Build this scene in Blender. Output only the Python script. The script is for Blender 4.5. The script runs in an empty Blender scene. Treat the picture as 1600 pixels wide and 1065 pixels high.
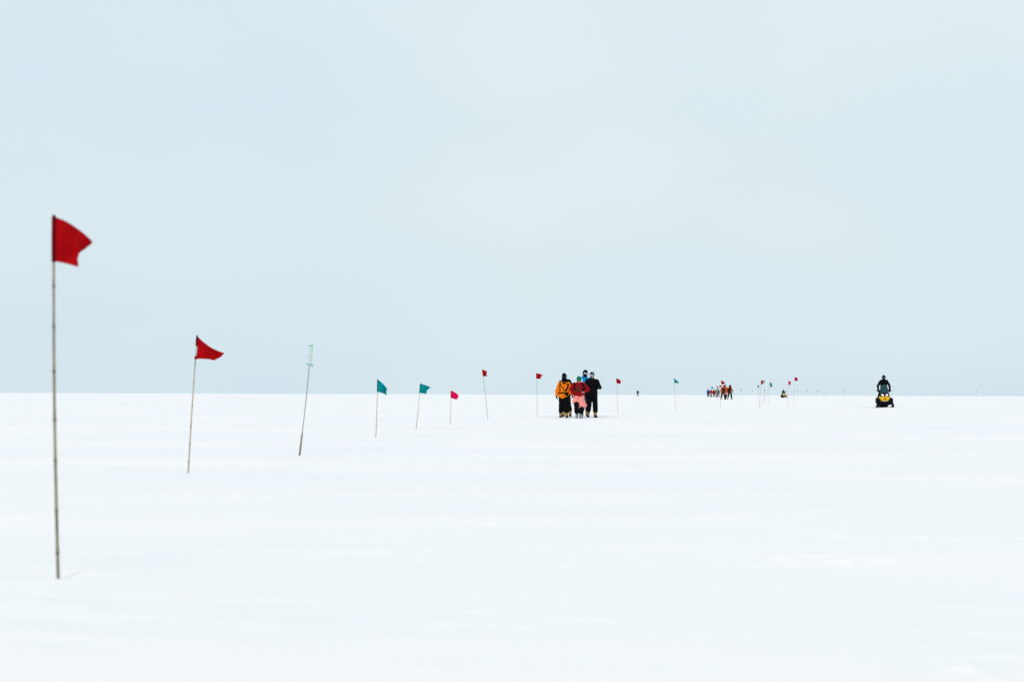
import bpy, bmesh, math, random
import numpy as np
from mathutils import Vector, Matrix, Euler, noise as mnoise
from mathutils.bvhtree import BVHTree

scene = bpy.context.scene
COL = scene.collection
R = math.radians
random.seed(7)

# ------------------------------------------------------------------ camera
EYE = 0.95
cam_data = bpy.data.cameras.new('camera')
cam = bpy.data.objects.new('camera', cam_data)
COL.objects.link(cam)
cam_data.sensor_width = 36.0
cam_data.lens = 50.0
cam_data.clip_start = 0.05
cam_data.clip_end = 30000.0
cam.matrix_world = (Matrix.Translation((0, 0, EYE)) @ Matrix.Rotation(R(90 + 2.152), 4, 'X')
                    @ Matrix.Rotation(R(0.195), 4, 'Z'))
cam_data.dof.use_dof = True
cam_data.dof.focus_distance = 58.0
cam_data.dof.aperture_fstop = 2.6
scene.camera = cam

# ------------------------------------------------------------------ sky
SUN_EL, SUN_AZ = 34.0, 205.0          # soft sun behind thick overcast
world = bpy.data.worlds.new('World')
scene.world = world
world.use_nodes = True
nt = world.node_tree
nt.nodes.clear()
N = nt.nodes.new
def lk(a, b): nt.links.new(a, b)
out = N('ShaderNodeOutputWorld')
bg = N('ShaderNodeBackground'); bg.inputs['Strength'].default_value = 0.1
sky = N('ShaderNodeTexSky'); sky.sky_type = 'NISHITA'; sky.sun_disc = False
sky.sun_elevation = R(SUN_EL); sky.sun_rotation = R(SUN_AZ)
tc = N('ShaderNodeTexCoord')
sep = N('ShaderNodeSeparateXYZ'); lk(tc.outputs['Generated'], sep.inputs[0])
# overcast layer: brightens gently from the horizon towards the zenith
ramp = N('ShaderNodeValToRGB'); lk(sep.outputs['Z'], ramp.inputs['Fac'])
cr = ramp.color_ramp
cr.elements[0].position = 0.0;  cr.elements[0].color = (0.680, 0.800, 0.862, 1)
cr.elements[1].position = 1.0;  cr.elements[1].color = (0.90, 0.95, 0.97, 1)
e = cr.elements.new(0.12); e.color = (0.720, 0.825, 0.875, 1)
e = cr.elements.new(0.26); e.color = (0.775, 0.860, 0.895, 1)
# broad, faint cloud structure, stretched along the horizon
mp = N('ShaderNodeMapping'); lk(tc.outputs['Generated'], mp.inputs['Vector'])
mp.inputs['Scale'].default_value = (1.0, 1.0, 2.2)
mp.inputs['Location'].default_value = (8.3, 2.7, 0.6)
nz = N('ShaderNodeTexNoise'); nz.inputs['Scale'].default_value = 2.6
nz.inputs['Detail'].default_value = 4.0; nz.inputs['Roughness'].default_value = 0.42
lk(mp.outputs[0], nz.inputs['Vector'])
mr = N('ShaderNodeMapRange'); lk(nz.outputs['Fac'], mr.inputs['Value'])
mr.inputs['From Min'].default_value = 0.3; mr.inputs['From Max'].default_value = 0.7
mr.inputs['To Min'].default_value = 0.0; mr.inputs['To Max'].default_value = 1.0
tint = N('ShaderNodeMixRGB'); tint.blend_type = 'MIX'
tint.inputs['Color1'].default_value = (9.0, 9.5, 9.95, 1)     # x0.1 background strength
tint.inputs['Color2'].default_value = (10.6, 10.4, 10.2, 1)
lk(mr.outputs[0], tint.inputs['Fac'])
mul = N('ShaderNodeMixRGB'); mul.blend_type = 'MULTIPLY'; mul.inputs['Fac'].default_value = 1.0
lk(ramp.outputs['Color'], mul.inputs['Color1']); lk(tint.outputs[0], mul.inputs['Color2'])
mixs = N('ShaderNodeMixRGB'); mixs.inputs['Fac'].default_value = 0.97
lk(sky.outputs[0], mixs.inputs['Color1']); lk(mul.outputs[0], mixs.inputs['Color2'])
lk(mixs.outputs[0], bg.inputs['Color']); lk(bg.outputs[0], out.inputs['Surface'])

sun_data = bpy.data.lights.new('sun', 'SUN')
sun_data.energy = 1.0
sun_data.angle = R(18)
sun_data.color = (1.0, 0.97, 0.93)
sun = bpy.data.objects.new('sun', sun_data)
COL.objects.link(sun)
az = R(SUN_AZ)
sun_dir = Vector((math.sin(az) * math.cos(R(SUN_EL)), math.cos(az) * math.cos(R(SUN_EL)), math.sin(R(SUN_EL))))
sun.rotation_euler = sun_dir.to_track_quat('Z', 'Y').to_euler()

scene.view_settings.view_transform = 'Standard'
scene.view_settings.look = 'None'
scene.view_settings.exposure = 0.0
scene.view_settings.gamma = 1.0
scene.view_settings.use_curve_mapping = False

# ------------------------------------------------------------------ helpers
def tag(o, label=None, cat=None, group=None, kind=None):
    if label: o['label'] = label
    if cat: o['category'] = cat
    if group: o['group'] = group
    if kind: o['kind'] = kind
    return o

def empty(name, loc, rz=0.0):
    o = bpy.data.objects.new(name, None)
    o.empty_display_size = 0.2
    o.location = loc
    o.rotation_euler = (0, 0, rz)
    COL.objects.link(o)
    return o

def link_mesh(name, me, mat, parent=None):
    o = bpy.data.objects.new(name, me)
    COL.objects.link(o)
    if mat is not None:
        me.materials.clear(); me.materials.append(mat)
    if parent is not None:
        o.parent = parent
    return o

def build(name, bm, mat, parent=None, smooth=True):
    me = bpy.data.meshes.new(name)
    bmesh.ops.recalc_face_normals(bm, faces=bm.faces)
    bm.to_mesh(me); bm.free()
    if smooth:
        me.polygons.foreach_set('use_smooth', [True] * len(me.polygons))
    return link_mesh(name, me, mat, parent)

def copy_tree(o, parent=None):
    c = o.copy(); COL.objects.link(c); c.parent = parent
    for ch in [x for x in bpy.data.objects if x.parent == o]:
        copy_tree(ch, c)
    return c

def material(name, color, rough=0.7, var=0.15, nscale=12.0, bump=0.0, bscale=60.0,
             metallic=0.0, sheen=0.0, emit=None, estr=0.0, translucent=0.0, alpha_glass=0.0, spec=None, second=None):
    if spec is None: spec = .06 if rough > .68 else .5
    m = bpy.data.materials.new(name); m.use_nodes = True
    t = m.node_tree; t.nodes.clear()
    n = t.nodes.new
    o = n('ShaderNodeOutputMaterial'); b = n('ShaderNodeBsdfPrincipled')
    c = n('ShaderNodeTexCoord')
    nzz = n('ShaderNodeTexNoise'); nzz.inputs['Scale'].default_value = nscale; nzz.inputs['Detail'].default_value = 5
    t.links.new(c.outputs['Object'], nzz.inputs['Vector'])
    rmp = n('ShaderNodeValToRGB')
    c2 = second or tuple(min(1, v * (1 + var)) for v in color)
    rmp.color_ramp.elements[0].position = 0.35; rmp.color_ramp.elements[0].color = (*[v * (1 - var) for v in color], 1)
    rmp.color_ramp.elements[1].position = 0.68; rmp.color_ramp.elements[1].color = (*c2, 1)
    t.links.new(nzz.outputs['Fac'], rmp.inputs['Fac'])
    t.links.new(rmp.outputs['Color'], b.inputs['Base Color'])
    b.inputs['Roughness'].default_value = rough
    b.inputs['Metallic'].default_value = metallic
    b.inputs['Specular IOR Level'].default_value = spec
    if sheen: b.inputs['Sheen Weight'].default_value = sheen
    if emit:
        b.inputs['Emission Color'].default_value = (*emit, 1); b.inputs['Emission Strength'].default_value = estr
    if bump:
        nb = n('ShaderNodeTexNoise'); nb.inputs['Scale'].default_value = bscale; nb.inputs['Detail'].default_value = 3
        t.links.new(c.outputs['Object'], nb.inputs['Vector'])
        bp = n('ShaderNodeBump'); bp.inputs['Strength'].default_value = bump; bp.inputs['Distance'].default_value = 0.01
        t.links.new(nb.outputs['Fac'], bp.inputs['Height']); t.links.new(bp.outputs['Normal'], b.inputs['Normal'])
    surf = b.outputs[0]
    if translucent:
        tr = n('ShaderNodeBsdfTranslucent'); t.links.new(rmp.outputs['Color'], tr.inputs['Color'])
        mx = n('ShaderNodeMixShader'); mx.inputs['Fac'].default_value = translucent
        t.links.new(surf, mx.inputs[1]); t.links.new(tr.outputs[0], mx.inputs[2]); surf = mx.outputs[0]
    if alpha_glass:
        tp = n('ShaderNodeBsdfTransparent'); t.links.new(rmp.outputs['Color'], tp.inputs['Color'])
        mx = n('ShaderNodeMixShader'); mx.inputs['Fac'].default_value = alpha_glass
        t.links.new(surf, mx.inputs[1]); t.links.new(tp.outputs[0], mx.inputs[2]); surf = mx.outputs[0]
    t.links.new(surf, o.inputs['Surface'])
    return m

# ------------------------------------------------------------------ terrain
_rs = np.random.RandomState(11)
_PERM = np.concatenate([_rs.permutation(512)] * 2)
_GA = _rs.uniform(0, 2 * np.pi, 512)
def pnoise(x, y):
    x = np.asarray(x, float); y = np.asarray(y, float)
    xi = np.floor(x).astype(np.int64); yi = np.floor(y).astype(np.int64)
    xf = x - xi; yf = y - yi
    u = xf * xf * xf * (xf * (xf * 6 - 15) + 10); v = yf * yf * yf * (yf * (yf * 6 - 15) + 10)
    def g(ix, iy, dx, dy):
        a = _GA[_PERM[_PERM[ix & 511] + (iy & 511)]]
        return np.cos(a) * dx + np.sin(a) * dy
    n00 = g(xi, yi, xf, yf); n10 = g(xi + 1, yi, xf - 1, yf)
    n01 = g(xi, yi + 1, xf, yf - 1); n11 = g(xi + 1, yi + 1, xf - 1, yf - 1)
    return (n00 * (1 - u) + n10 * u) * (1 - v) + (n01 * (1 - u) + n11 * u) * v

GY = [-1e5, 0, 58, 95, 180, 300, 450, 1e5]
GZ = [0, 0, 0, .13, .40, .50, .55, .55]
def macro(x, y):
    x = np.asarray(x, float); y = np.asarray(y, float)
    z = np.interp(y, GY, GZ)
    s = np.clip((x - 21.0) / 3.0, 0, 1); s = s * s * (3 - 2 * s)
    w = np.exp(-((y - 93) / 9.0) ** 2) * np.exp(-((x - 25) / 4.0) ** 2)
    return z + 0.11 * w * s                                   # a low drift the snowmobile rides over

def ss(a, b, t):
    t = np.clip((t - a) / (b - a), 0, 1); return t * t * (3 - 2 * t)

def ground_height(x, y):
    x = np.asarray(x, float); y = np.asarray(y, float)
    d = np.hypot(x, y)
    z = macro(x, y)
    z = z + 0.022 * pnoise(x / 17 + 3.1, y / 9 + 1.7)          # broad swells
    z = z + 0.4 * pnoise(x / 170 + 2.2, y / 420) * ss(450, 1400, d)   # far swells roughen the skyline
    z = z + 0.014 * pnoise(x / 4.1 + 9.2, y / 1.7 + 4.4)
    fade = 1 - ss(90, 260, d)
    # wind-packed ripples and crusty patches, long axis with the wind
    wx = x + 0.25 * pnoise(x / 2.0, y / 2.0)
    wy = y + 0.18 * x + 0.3 * pnoise(x / 2.3 + 7, y / 2.3)
    rip = pnoise(wx / 1.3 + 5, wy / 0.34) * 0.6 + pnoise(wx / 0.5, wy / 0.16 + 8) * 0.3
    patch = ss(0.02, 0.35, pnoise(x / 3.4 + 20, y / 2.2 + 11))
    z = z + fade * rip * (0.009 + 0.023 * patch)
    crust = np.maximum(0, pnoise(x / 0.19 + 2, y / 0.15) - 0.12)
    z = z + fade * crust * 0.06 * ss(0.1, 0.42, pnoise(x / 1.6 + 31, y / 1.1 + 5))
    for px_, py_ in ((-2.35, 7.42), (-3.82, 16.85), (-3.28, 22.03)):          # wind scoops round the nearest poles
        r2 = np.hypot((x - px_ - .03) / 1.5, y - py_)
        z = z - .022 * np.exp(-(r2 / .10) ** 2) + .014 * np.exp(-((r2 - .22) / .09) ** 2)
    return z

def track_dip(x, y):
    """snowmobile trail and footprints pressed a few centimetres into the snow"""
    x = np.asarray(x, float); y = np.asarray(y, float)
    # trail bends from the parked-up machine towards the lower right of the walkers' route
    cx = np.interp(y, [3, 8, 16, 30, 50, 70, 93, 130, 200, 290], [6.5, 5.6, 5.8, 8.6, 13.6, 18.8, 24.05, 31, 42, 55])
    cx = cx + 0.25 * np.sin(y / 9.0)
    o = x - cx
    dip = 0.018 * np.exp(-(o / 0.30) ** 4) + 0.022 * np.exp(-((np.abs(o) - 0.5) / 0.09) ** 4)
    lug = 0.008 * np.exp(-(o / 0.26) ** 4) * np.sin(y * 2 * np.pi / 0.3)
    return -(dip + lug) * ss(3, 6, y) * (1 - ss(250, 300, y)) * (0.55 + 0.9 * pnoise(x / 2.7, y / 2.7 + 3))

def gz(x, y):
    return float(ground_height(x, y) + track_dip(x, y))

def graded(breaks):
    out_ = []
    for a, b, s0, g in breaks:
        p, s = a, s0
        while p < b:
            out_.append(p); p += s; s *= g
    return out_

def snow_field():
    pos = graded([(0, 5.0, .032, 1.0), (5.0, 9000, .034, 1.05)])
    xs = np.array([-p for p in reversed(pos[1:])] + pos)
    fwd = graded([(3.0, 11.0, .027, 1.0), (11.0, 14000, .03, 1.026)])
    back = graded([(0, 9000, .06, 1.16)])
    ys = np.array([3.0 - p for p in reversed(back[1:])] + fwd)
    X, Y = np.meshgrid(xs, ys)
    Z = ground_height(X, Y) + track_dip(X, Y)
    nx, ny = len(xs), len(ys)
    co = np.stack([X, Y, Z], -1).reshape(-1, 3)
    i = np.arange(nx * ny).reshape(ny, nx)
    q = np.stack([i[:-1, :-1], i[:-1, 1:], i[1:, 1:], i[1:, :-1]], -1).reshape(-1, 4)
    me = bpy.data.meshes.new('snow_ground')
    me.vertices.add(len(co)); me.vertices.foreach_set('co', co.ravel())
    me.loops.add(q.size); me.loops.foreach_set('vertex_index', q.ravel())
    me.polygons.add(len(q)); me.polygons.foreach_set('loop_start', np.arange(0, q.size, 4))
    me.polygons.foreach_set('use_smooth', np.ones(len(q), bool))
    me.update(calc_edges=True)
    m = bpy.data.materials.new('snow'); m.use_nodes = True
    t = m.node_tree; b = t.nodes['Principled BSDF']; n = t.nodes.new
    c = n('ShaderNodeTexCoord')
    n1 = n('ShaderNodeTexNoise'); n1.inputs['Scale'].default_value = 0.22; n1.inputs['Detail'].default_value = 6
    mpp = n('ShaderNodeMapping'); mpp.inputs['Scale'].default_value = (0.5, 1.6, 1)
    t.links.new(c.outputs['Object'], mpp.inputs[0]); t.links.new(mpp.outputs[0], n1.inputs['Vector'])
    rmp = n('ShaderNodeValToRGB')
    rmp.color_ramp.elements[0].position = .32; rmp.color_ramp.elements[0].color = (.872, .874, .882, 1)
    rmp.color_ramp.elements[1].position = .70; rmp.color_ramp.elements[1].color = (.934, .917, .910, 1)
    t.links.new(n1.outputs['Fac'], rmp.inputs['Fac']); t.links.new(rmp.outputs['Color'], b.inputs['Base Color'])
    b.inputs['Roughness'].default_value = 0.75
    b.inputs['Specular IOR Level'].default_value = 0.15
    n2 = n('ShaderNodeTexNoise'); n2.inputs['Scale'].default_value = 38; n2.inputs['Detail'].default_value = 6
    t.links.new(c.outputs['Object'], n2.inputs['Vector'])
    bp = n('ShaderNodeBump'); bp.inputs['Strength'].default_value = 0.35; bp.inputs['Distance'].default_value = 0.012
    t.links.new(n2.outputs['Fac'], bp.inputs['Height']); t.links.new(bp.outputs['Normal'], b.inputs['Normal'])
    o = link_mesh('snow_ground', me, m)
    return tag(o, 'flat wind-packed white snow field reaching to the horizon', 'snow', kind='structure')
snow = snow_field()
COL.objects.unlink(snow)          # heavy mesh: linked again at the very end to keep the build quick

# ------------------------------------------------------------------ materials
M = {}
M['red'] = material('red_nylon', (.42, .0015, .004), .8, .22, 6, .15, 180, translucent=.14)
M['pinkred'] = material('faded_red_nylon', (.76, .003, .085), .8, .1, 9, .15, 180, translucent=.14)
M['teal'] = material('teal_nylon', (.0004, .275, .295), .8, .14, 9, .15, 180, translucent=.14)
M['mint'] = material('faded_mint_nylon', (.66, .765, .745), .85, .08, 20, .15, 180, translucent=.2)
M['mint_hem'] = material('mint_hem', (.27, .50, .45), .85, .1, 20)
M['red_hem'] = material('red_hem', (.13, .002, .008), .85, .12, 20)
M['pink_hem'] = material('pink_hem', (.30, .004, .04), .85, .12, 20)
M['teal_hem'] = material('teal_hem', (.003, .10, .115), .85, .12, 20)
M['tape'] = material('pale_tape', (.50, .60, .66), .5, .08, 30)
M['bamboo'] = material('weathered_bamboo', (.24, .20, .135), .65, .3, 5, .3, 90, second=(.36, .30, .21))
M['bamboo_pale'] = material('pale_bamboo', (.45, .37, .25), .65, .22, 5, .3, 90)
M['bamboo_node'] = material('bamboo_node', (.13, .095, .07), .7, .2, 30)
M['rod'] = material('grey_rod', (.20, .215, .20), .5, .1, 10)
M['skin'] = material('wind_burnt_skin', (.52, .24, .18), .55, .12, 30)
M['black'] = material('black_shell_fabric', (.0035, .0035, .0045), .8, .3, 14, .3, 90)
M['black2'] = material('black_fleece', (.003, .003, .004), .95, .3, 20, .3, 120)
M['navy'] = material('navy_shell_fabric', (.006, .012, .03), .75, .25, 14, .3, 90)
M['orange'] = material('orange_shell_fabric', (.90, .22, .006), .75, .12, 8, .25, 70)
M['orange_red'] = material('burnt_orange_shell_fabric', (.44, .065, .01), .75, .14, 8, .25, 70)
M['redj'] = material('red_shell_fabric', (.27, .004, .009), .75, .16, 8, .25, 70)
M['pink'] = material('salmon_pink_cloth', (.88, .29, .26), .85, .1, 10, .2, 60)
M['blue'] = material('bright_blue_shell_fabric', (.01, .29, .62), .75, .14, 8, .25, 70)
M['royal'] = material('royal_blue_shell_fabric', (.012, .07, .26), .75, .15, 8, .25, 70)
M['bluetr'] = material('dark_blue_trouser_fabric', (.008, .035, .09), .75, .2, 8, .25, 70)
M['green_knit'] = material('green_knit_wool', (.008, .16, .065), .95, .25, 40, .6, 110)
M['tan'] = material('tan_canvas_boot', (.44, .29, .11), .8, .25, 18, .3, 80)
M['bootfoot'] = material('dark_boot_leather', (.035, .026, .014), .75, .5, 16, .3, 60)
M['rubber'] = material('black_rubber', (.006, .006, .006), .7, .2, 20, .2, 60)
M['greyboot'] = material('blue_grey_boot', (.21, .28, .33), .55, .2, 18, .2, 60)
M['grey'] = material('grey_shell_fabric', (.16, .18, .18), .8, .15, 10, .2, 70)
M['olive'] = material('olive_fabric', (.035, .038, .02), .85, .2, 10, .2, 70)
M['lens'] = material('silver_goggle_lens', (.42, .46, .50), .08, .03, 5, metallic=1.0)
M['darklens'] = material('dark_goggle_lens', (.03, .05, .10), .06, .03, 5)
M['white'] = material('white_print', (.80, .80, .80), .6, .04, 20)
M['eye'] = material('dark_eye', (.03, .02, .015), .3, .05, 20)
M['yellow'] = material('yellow_cowl_paint', (.93, .52, .002), .35, .05, 4, spec=.2)
M['plastic'] = material('black_moulded_plastic', (.003, .0045, .008), .55, .2, 12, .1, 120, spec=.07)
M['steel'] = material('grey_steel_tube', (.33, .35, .37), .4, .1, 10, metallic=.6)
M['vinyl'] = material('black_vinyl', (.006, .006, .007), .55, .2, 14, .2, 80, spec=.2)
M['screen'] = material('smoked_teal_windshield', (.03, .13, .15), .1, .04, 4, alpha_glass=.55, spec=.25)
M['lamp'] = material('lit_headlight', (.9, .9, .88), .2, .02, 4, emit=(1, .98, .93), estr=1.6)
M['amber'] = material('red_decal', (.30, .02, .01), .5, .1, 10)

# ------------------------------------------------------------------ marker flags
def tube(bm, pts, rads, segs=10, caps=True):
    rings = []
    for k, p in enumerate(pts):
        a = pts[max(0, k - 1)]; b = pts[min(len(pts) - 1, k + 1)]
        d = (Vector(b) - Vector(a)).normalized()
        u = d.cross(Vector((0, 1, 0.01))).normalized() if abs(d.y) < .9 else d.cross(Vector((1, 0, 0))).normalized()
        w = d.cross(u)
        rings.append([bm.verts.new(Vector(p) + rads[k] * (math.cos(2 * math.pi * j / segs) * u + math.sin(2 * math.pi * j / segs) * w)) for j in range(segs)])
    for r0, r1 in zip(rings, rings[1:]):
        for j in range(segs):
            bm.faces.new((r0[j], r0[(j + 1) % segs], r1[(j + 1) % segs], r1[j]))
    if caps:
        bm.faces.new(rings[0][::-1]); bm.faces.new(rings[-1])

def pole_point(t, tip, bend):
    s = math.sin(math.pi * t) * bend
    return Vector((tip[0] * t + s, s * .3, tip[1] * t))

def cloth(ht, hb, ft, fb, depth, top_bow, fly_bow, bot_bow, rip, waves, phase, nu=22, nv=14, thick=.0012, fold=0.0):
    """a wind-blown rectangle of cloth spanned between the hoist and the fly edge"""
    ht, hb, ft, fb = [Vector((p[0], 0, p[1])) for p in (ht, hb, ft, fb)]
    L = ((ft - ht).length + (fb - hb).length) / 2
    def edge(a, b, bow, t):
        d = b - a; nrm = Vector((-d.z, 0, d.x))
        return a + d * t + nrm * (bow * 4 * t * (1 - t))
    g = []
    for j in range(nv + 1):
        v = j / nv
        row = []
        for i in range(nu + 1):
            u = i / nu
            T = edge(ht, ft, top_bow, u); B = edge(hb, fb, bot_bow, u)
            Le = ht.lerp(hb, v); Ri = edge(ft, fb, fly_bow, v)
            P = T * (1 - v) + B * v + Le * (1 - u) + Ri * u - (ht * (1 - u) * (1 - v) + ft * u * (1 - v) + hb * (1 - u) * v + fb * u * v)
            y = depth * u * (1 - .3 * v) + rip * L * (u ** .8) * math.sin(2 * math.pi * (waves * u + .55 * v) + phase)
            y += rip * .45 * L * u * math.sin(2 * math.pi * (.7 * u - 1.3 * v) + phase * 2.1)
            y += fold * L * math.log1p(math.exp(14 * (u - .62 * v - .22))) / 14      # one soft diagonal crease
            fr = .010 * L * (1 if i == nu else 0) * math.sin(j * 5.1 + phase * 7)
            row.append(Vector((P.x + fr, y, P.z)))
        g.append(row)
    bm = bmesh.new()
    def nrm(j, i):
        a = g[j][min(i + 1, nu)] - g[j][max(i - 1, 0)]; b = g[min(j + 1, nv)][i] - g[max(j - 1, 0)][i]
        n_ = a.cross(b); return n_.normalized() if n_.length > 1e-9 else Vector((0, 1, 0))
    F = [[bm.verts.new(g[j][i] + nrm(j, i) * thick) for i in range(nu + 1)] for j in range(nv + 1)]
    K = [[bm.verts.new(g[j][i] - nrm(j, i) * thick) for i in range(nu + 1)] for j in range(nv + 1)]
    for j in range(nv):
        for i in range(nu):
            bm.faces.new((F[j][i], F[j][i + 1], F[j + 1][i + 1], F[j + 1][i]))
            bm.faces.new((K[j][i], K[j + 1][i], K[j + 1][i + 1], K[j][i + 1]))
    for i in range(nu):
        bm.faces.new((F[0][i], K[0][i], K[0][i + 1], F[0][i + 1])); bm.faces.new((F[nv][i], F[nv][i + 1], K[nv][i + 1], K[nv][i]))
    for j in range(nv):
        bm.faces.new((F[j][0], F[j + 1][0], K[j + 1][0], K[j][0])); bm.faces.new((F[j][nu], K[j][nu], K[j + 1][nu], F[j + 1][nu]))
    return bm

GR = 'marker flags along the route'
def marker(pos, ht, hb, ft, fb, col, label, pole='bamboo', r=.0085, bend=.012, top_bow=.06, fly_bow=-.18, bot_bow=.03,
           depth=.06, rip=.10, waves=1.1, phase=0., detail=1, group=GR, special=None, fold=.2):
    x, y = pos
    root = empty('marker_flag', (x, y, gz(x, y) + (.014 if special else 0)))
    tag(root, label, 'flag', group)
    tip = (ht[0], ht[1] + .012)
    n = 30 if detail else 8
    nodes = []
    if detail:
        t = random.uniform(.05, .12)
        while t < .97:
            nodes.append(t); t += random.uniform(.12, .17) * (1.9 / max(tip[1], 1)) * .9
    bm = bmesh.new()
    ts = sorted(set([-.07] + [k / n for k in range(n + 1)] + nodes))
    rads = [(r * (1.06 - .28 * max(t, 0)) * (1.16 if t in nodes else 1)) for t in ts]
    if special == 'splice':
        rads = [(r * 1.15 if t < .19 else (r * .95 if t < .21 else r * .52)) for t in ts]
    tube(bm, [pole_point(t, tip, bend) if t >= 0 else pole_point(0, tip, bend) + Vector((0, 0, t * tip[1])) for t in ts], rads, 10 if detail else 6)
    pm = M[pole]
    po = build('pole', bm, pm, root)
    if detail and special != 'splice':
        for t in nodes:
            b2 = bmesh.new(); w = .008 / tip[1]
            tube(b2, [pole_point(t - w, tip, bend), pole_point(t, tip, bend), pole_point(t + w, tip, bend)],
                 [r * (1.06 - .28 * t) * 1.03, r * (1.06 - .28 * t) * 1.24, r * (1.06 - .28 * t) * 1.03], 10)
            build('node', b2, M['bamboo_node'], po)
    if special == 'splice':
        b2 = bmesh.new()
        tube(b2, [pole_point(-.02 if False else .0, tip, bend) - Vector((0, 0, .03)), pole_point(.1, tip, bend), pole_point(.2, tip, bend)], [r * 1.2, r * 1.2, r * 1.0], 10)
        build('bamboo_foot', b2, M['bamboo'], root)
    hem = M[{'red': 'red_hem', 'pinkred': 'pink_hem', 'teal': 'teal_hem', 'mint': 'mint_hem'}[col]]
    th = hb[1] / tip[1]
    def sleeve(z0, z1, rad, mat, nm='sleeve', par=None):
        b3 = bmesh.new()
        a, b = z0 / tip[1], z1 / tip[1]
        tube(b3, [pole_point(a, tip, bend), pole_point((a + b) / 2, tip, bend), pole_point(b, tip, bend)], [rad, rad * 1.08, rad], 10)
        return build(nm, b3, mat, par or root)
    if special == 'rolled':
        pass
    if special == 'splice':
        # faded flag wound round the head of the rod, one corner working loose
        bm = bmesh.new(); seg = 26; z0, z1 = hb[1], ht[1]
        turns = .96
        rows = 12; g = []
        for j in range(rows + 1):
            v = j / rows; row = []
            base = pole_point((z0 + (z1 - z0) * v) / tip[1], tip, bend)
            for i in range(seg + 1):
                a = 2 * math.pi * turns * i / seg
                rr = .012 + .020 * i / seg + .004 * math.sin(9 * v + a)
                row.append(bm.verts.new(base + Vector((rr * math.cos(a) * 1.15, rr * math.sin(a), 0))))
            g.append(row)
        for j in range(rows):
            for i in range(seg):
                bm.faces.new((g[j][i], g[j][i + 1], g[j + 1][i + 1], g[j + 1][i]))
        bmesh.ops.recalc_face_normals(bm, faces=bm.faces)
        fo = build('flag', bm, M[col], root)
        sleeve(z1 - .004, z1 + .026, .031, hem, 'top_hem', fo)
        b4 = cloth((hb[0] - .05, hb[1] + .012), (hb[0] - .05, hb[1] - .012), (hb[0] + .055, hb[1] - .012), (hb[0] + .05, hb[1] - .042), -.02, .05, 0, 0, .08, 1, .4, 10, 4, .003)
        build('loose_corner', b4, hem, fo)
        return root
    sr = r * 1.35 if detail else r * 1.5
    if special == 'torn':
        f1 = ht[1] - (ht[1] - hb[1]) * .42
        sleeve(f1, ht[1] + .004, sr, hem)
        sleeve(f1 - .115, f1 - .012, sr * 1.05, M['tape'], 'tape_wrap')
        sleeve(hb[1] - .006, hb[1] + .032, sr, hem)
    else:
        sleeve(hb[1] - .003, ht[1] + .004, sr, hem)
    bm = cloth(ht, hb, ft, fb, depth, top_bow, fly_bow, bot_bow, rip, waves, phase, *( (30, 20) if detail else (10, 7)), fold=fold)
    # carry the cloth on the pole's own curve
    for v in bm.verts:
        tt = min(1, max(0, v.co.z / tip[1])); off = pole_point(tt, tip, bend) - Vector((tip[0] * tt, 0, tip[1] * tt))
        v.co += off
    fo = build('flag', bm, M[col], root)
    return root

marker((-2.35, 7.42), (-.052, 1.889), (-.039, 1.655), (.124, 1.768), (.086, 1.626), 'red',
       'large deep red flag with curled pointed tip on a tall grey-brown bamboo pole',
       bend=-.008, top_bow=.09, fly_bow=-.19, bot_bow=.015, fold=.55, depth=.0, rip=.20, waves=.8, phase=2.3)
marker((-3.82, 16.85), (.087, 1.620), (.079, 1.347), (.385, 1.423), (.287, 1.332), 'red',
       'red flag torn from a pale leaning bamboo pole, light tape at its hoist',
       pole='bamboo_pale', bend=-.004, top_bow=-.07, fly_bow=.06, bot_bow=.05, fold=.35, depth=.05, rip=.10, phase=.6, special='torn')
marker((-3.28, 22.03), (.163, 1.693), (.146, 1.425), (.193, 1.683), (.205, 1.425), 'mint',
       'faded pale mint flag wound tightly round a thin leaning grey rod', pole='rod', r=.0125, bend=.012, special='splice')
marker((-2.98, 31.25), (.033, 1.270), (.028, 1.003), (.224, 1.067), (.233, .913), 'teal',
       'drooping teal flag folded back on itself on an upright bamboo pole',
       pole='bamboo_pale', bend=.004, top_bow=.07, fly_bow=-.15, bot_bow=.06, depth=.14, rip=.20, waves=.9, phase=1.0)
marker((-2.61, 38.82), (.115, 1.238), (.099, .985), (.395, 1.134), (.274, .951), 'teal',
       'teal flag stretched to a sharp point on a leaning bamboo pole',
       pole='bamboo_pale', bend=.01, top_bow=.04, fly_bow=-.18, bot_bow=.02, depth=.05, rip=.08, phase=.3)
marker((-1.93, 44.70), (.019, 1.064), (.020, .833), (.251, .914), (.171, .783), 'pinkred',
       'pinkish red flag with blunt rounded end on a short bamboo pole',
       pole='bamboo_pale', bend=.004, top_bow=.08, fly_bow=.16, bot_bow=.02, depth=.05, rip=.07, phase=1.4)
marker((-.89, 53.39), (-.224, 1.882), (-.199, 1.630), (-.043, 1.811), (-.043, 1.631), 'red',
       'small squarish red flag on a tall thin dark pole leaning backwards',
       pole='rod', r=.0075, bend=.01, top_bow=.06, fly_bow=-.12, bot_bow=.02, depth=.12, rip=.10, phase=2.2)
marker((1.08, 60.18), (-.046, 1.839), (-.031, 1.609), (.239, 1.745), (.131, 1.596), 'red',
       'red flag with pointed tip on an upright pole beside the orange-jacketed walker',
       pole='bamboo_pale', bend=.006, top_bow=.07, fly_bow=-.2, bot_bow=.02, depth=.05, rip=.08, phase=.9)
marker((5.27, 70.84), (-.058, 1.735), (-.052, 1.496), (.158, 1.608), (.111, 1.449), 'red',
       'red flag with rounded fly end standing beyond the walker dressed in black',
       pole='bamboo_pale', bend=.006, top_bow=.07, fly_bow=.12, bot_bow=.02, depth=.05, rip=.08, phase=2.9)
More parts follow.
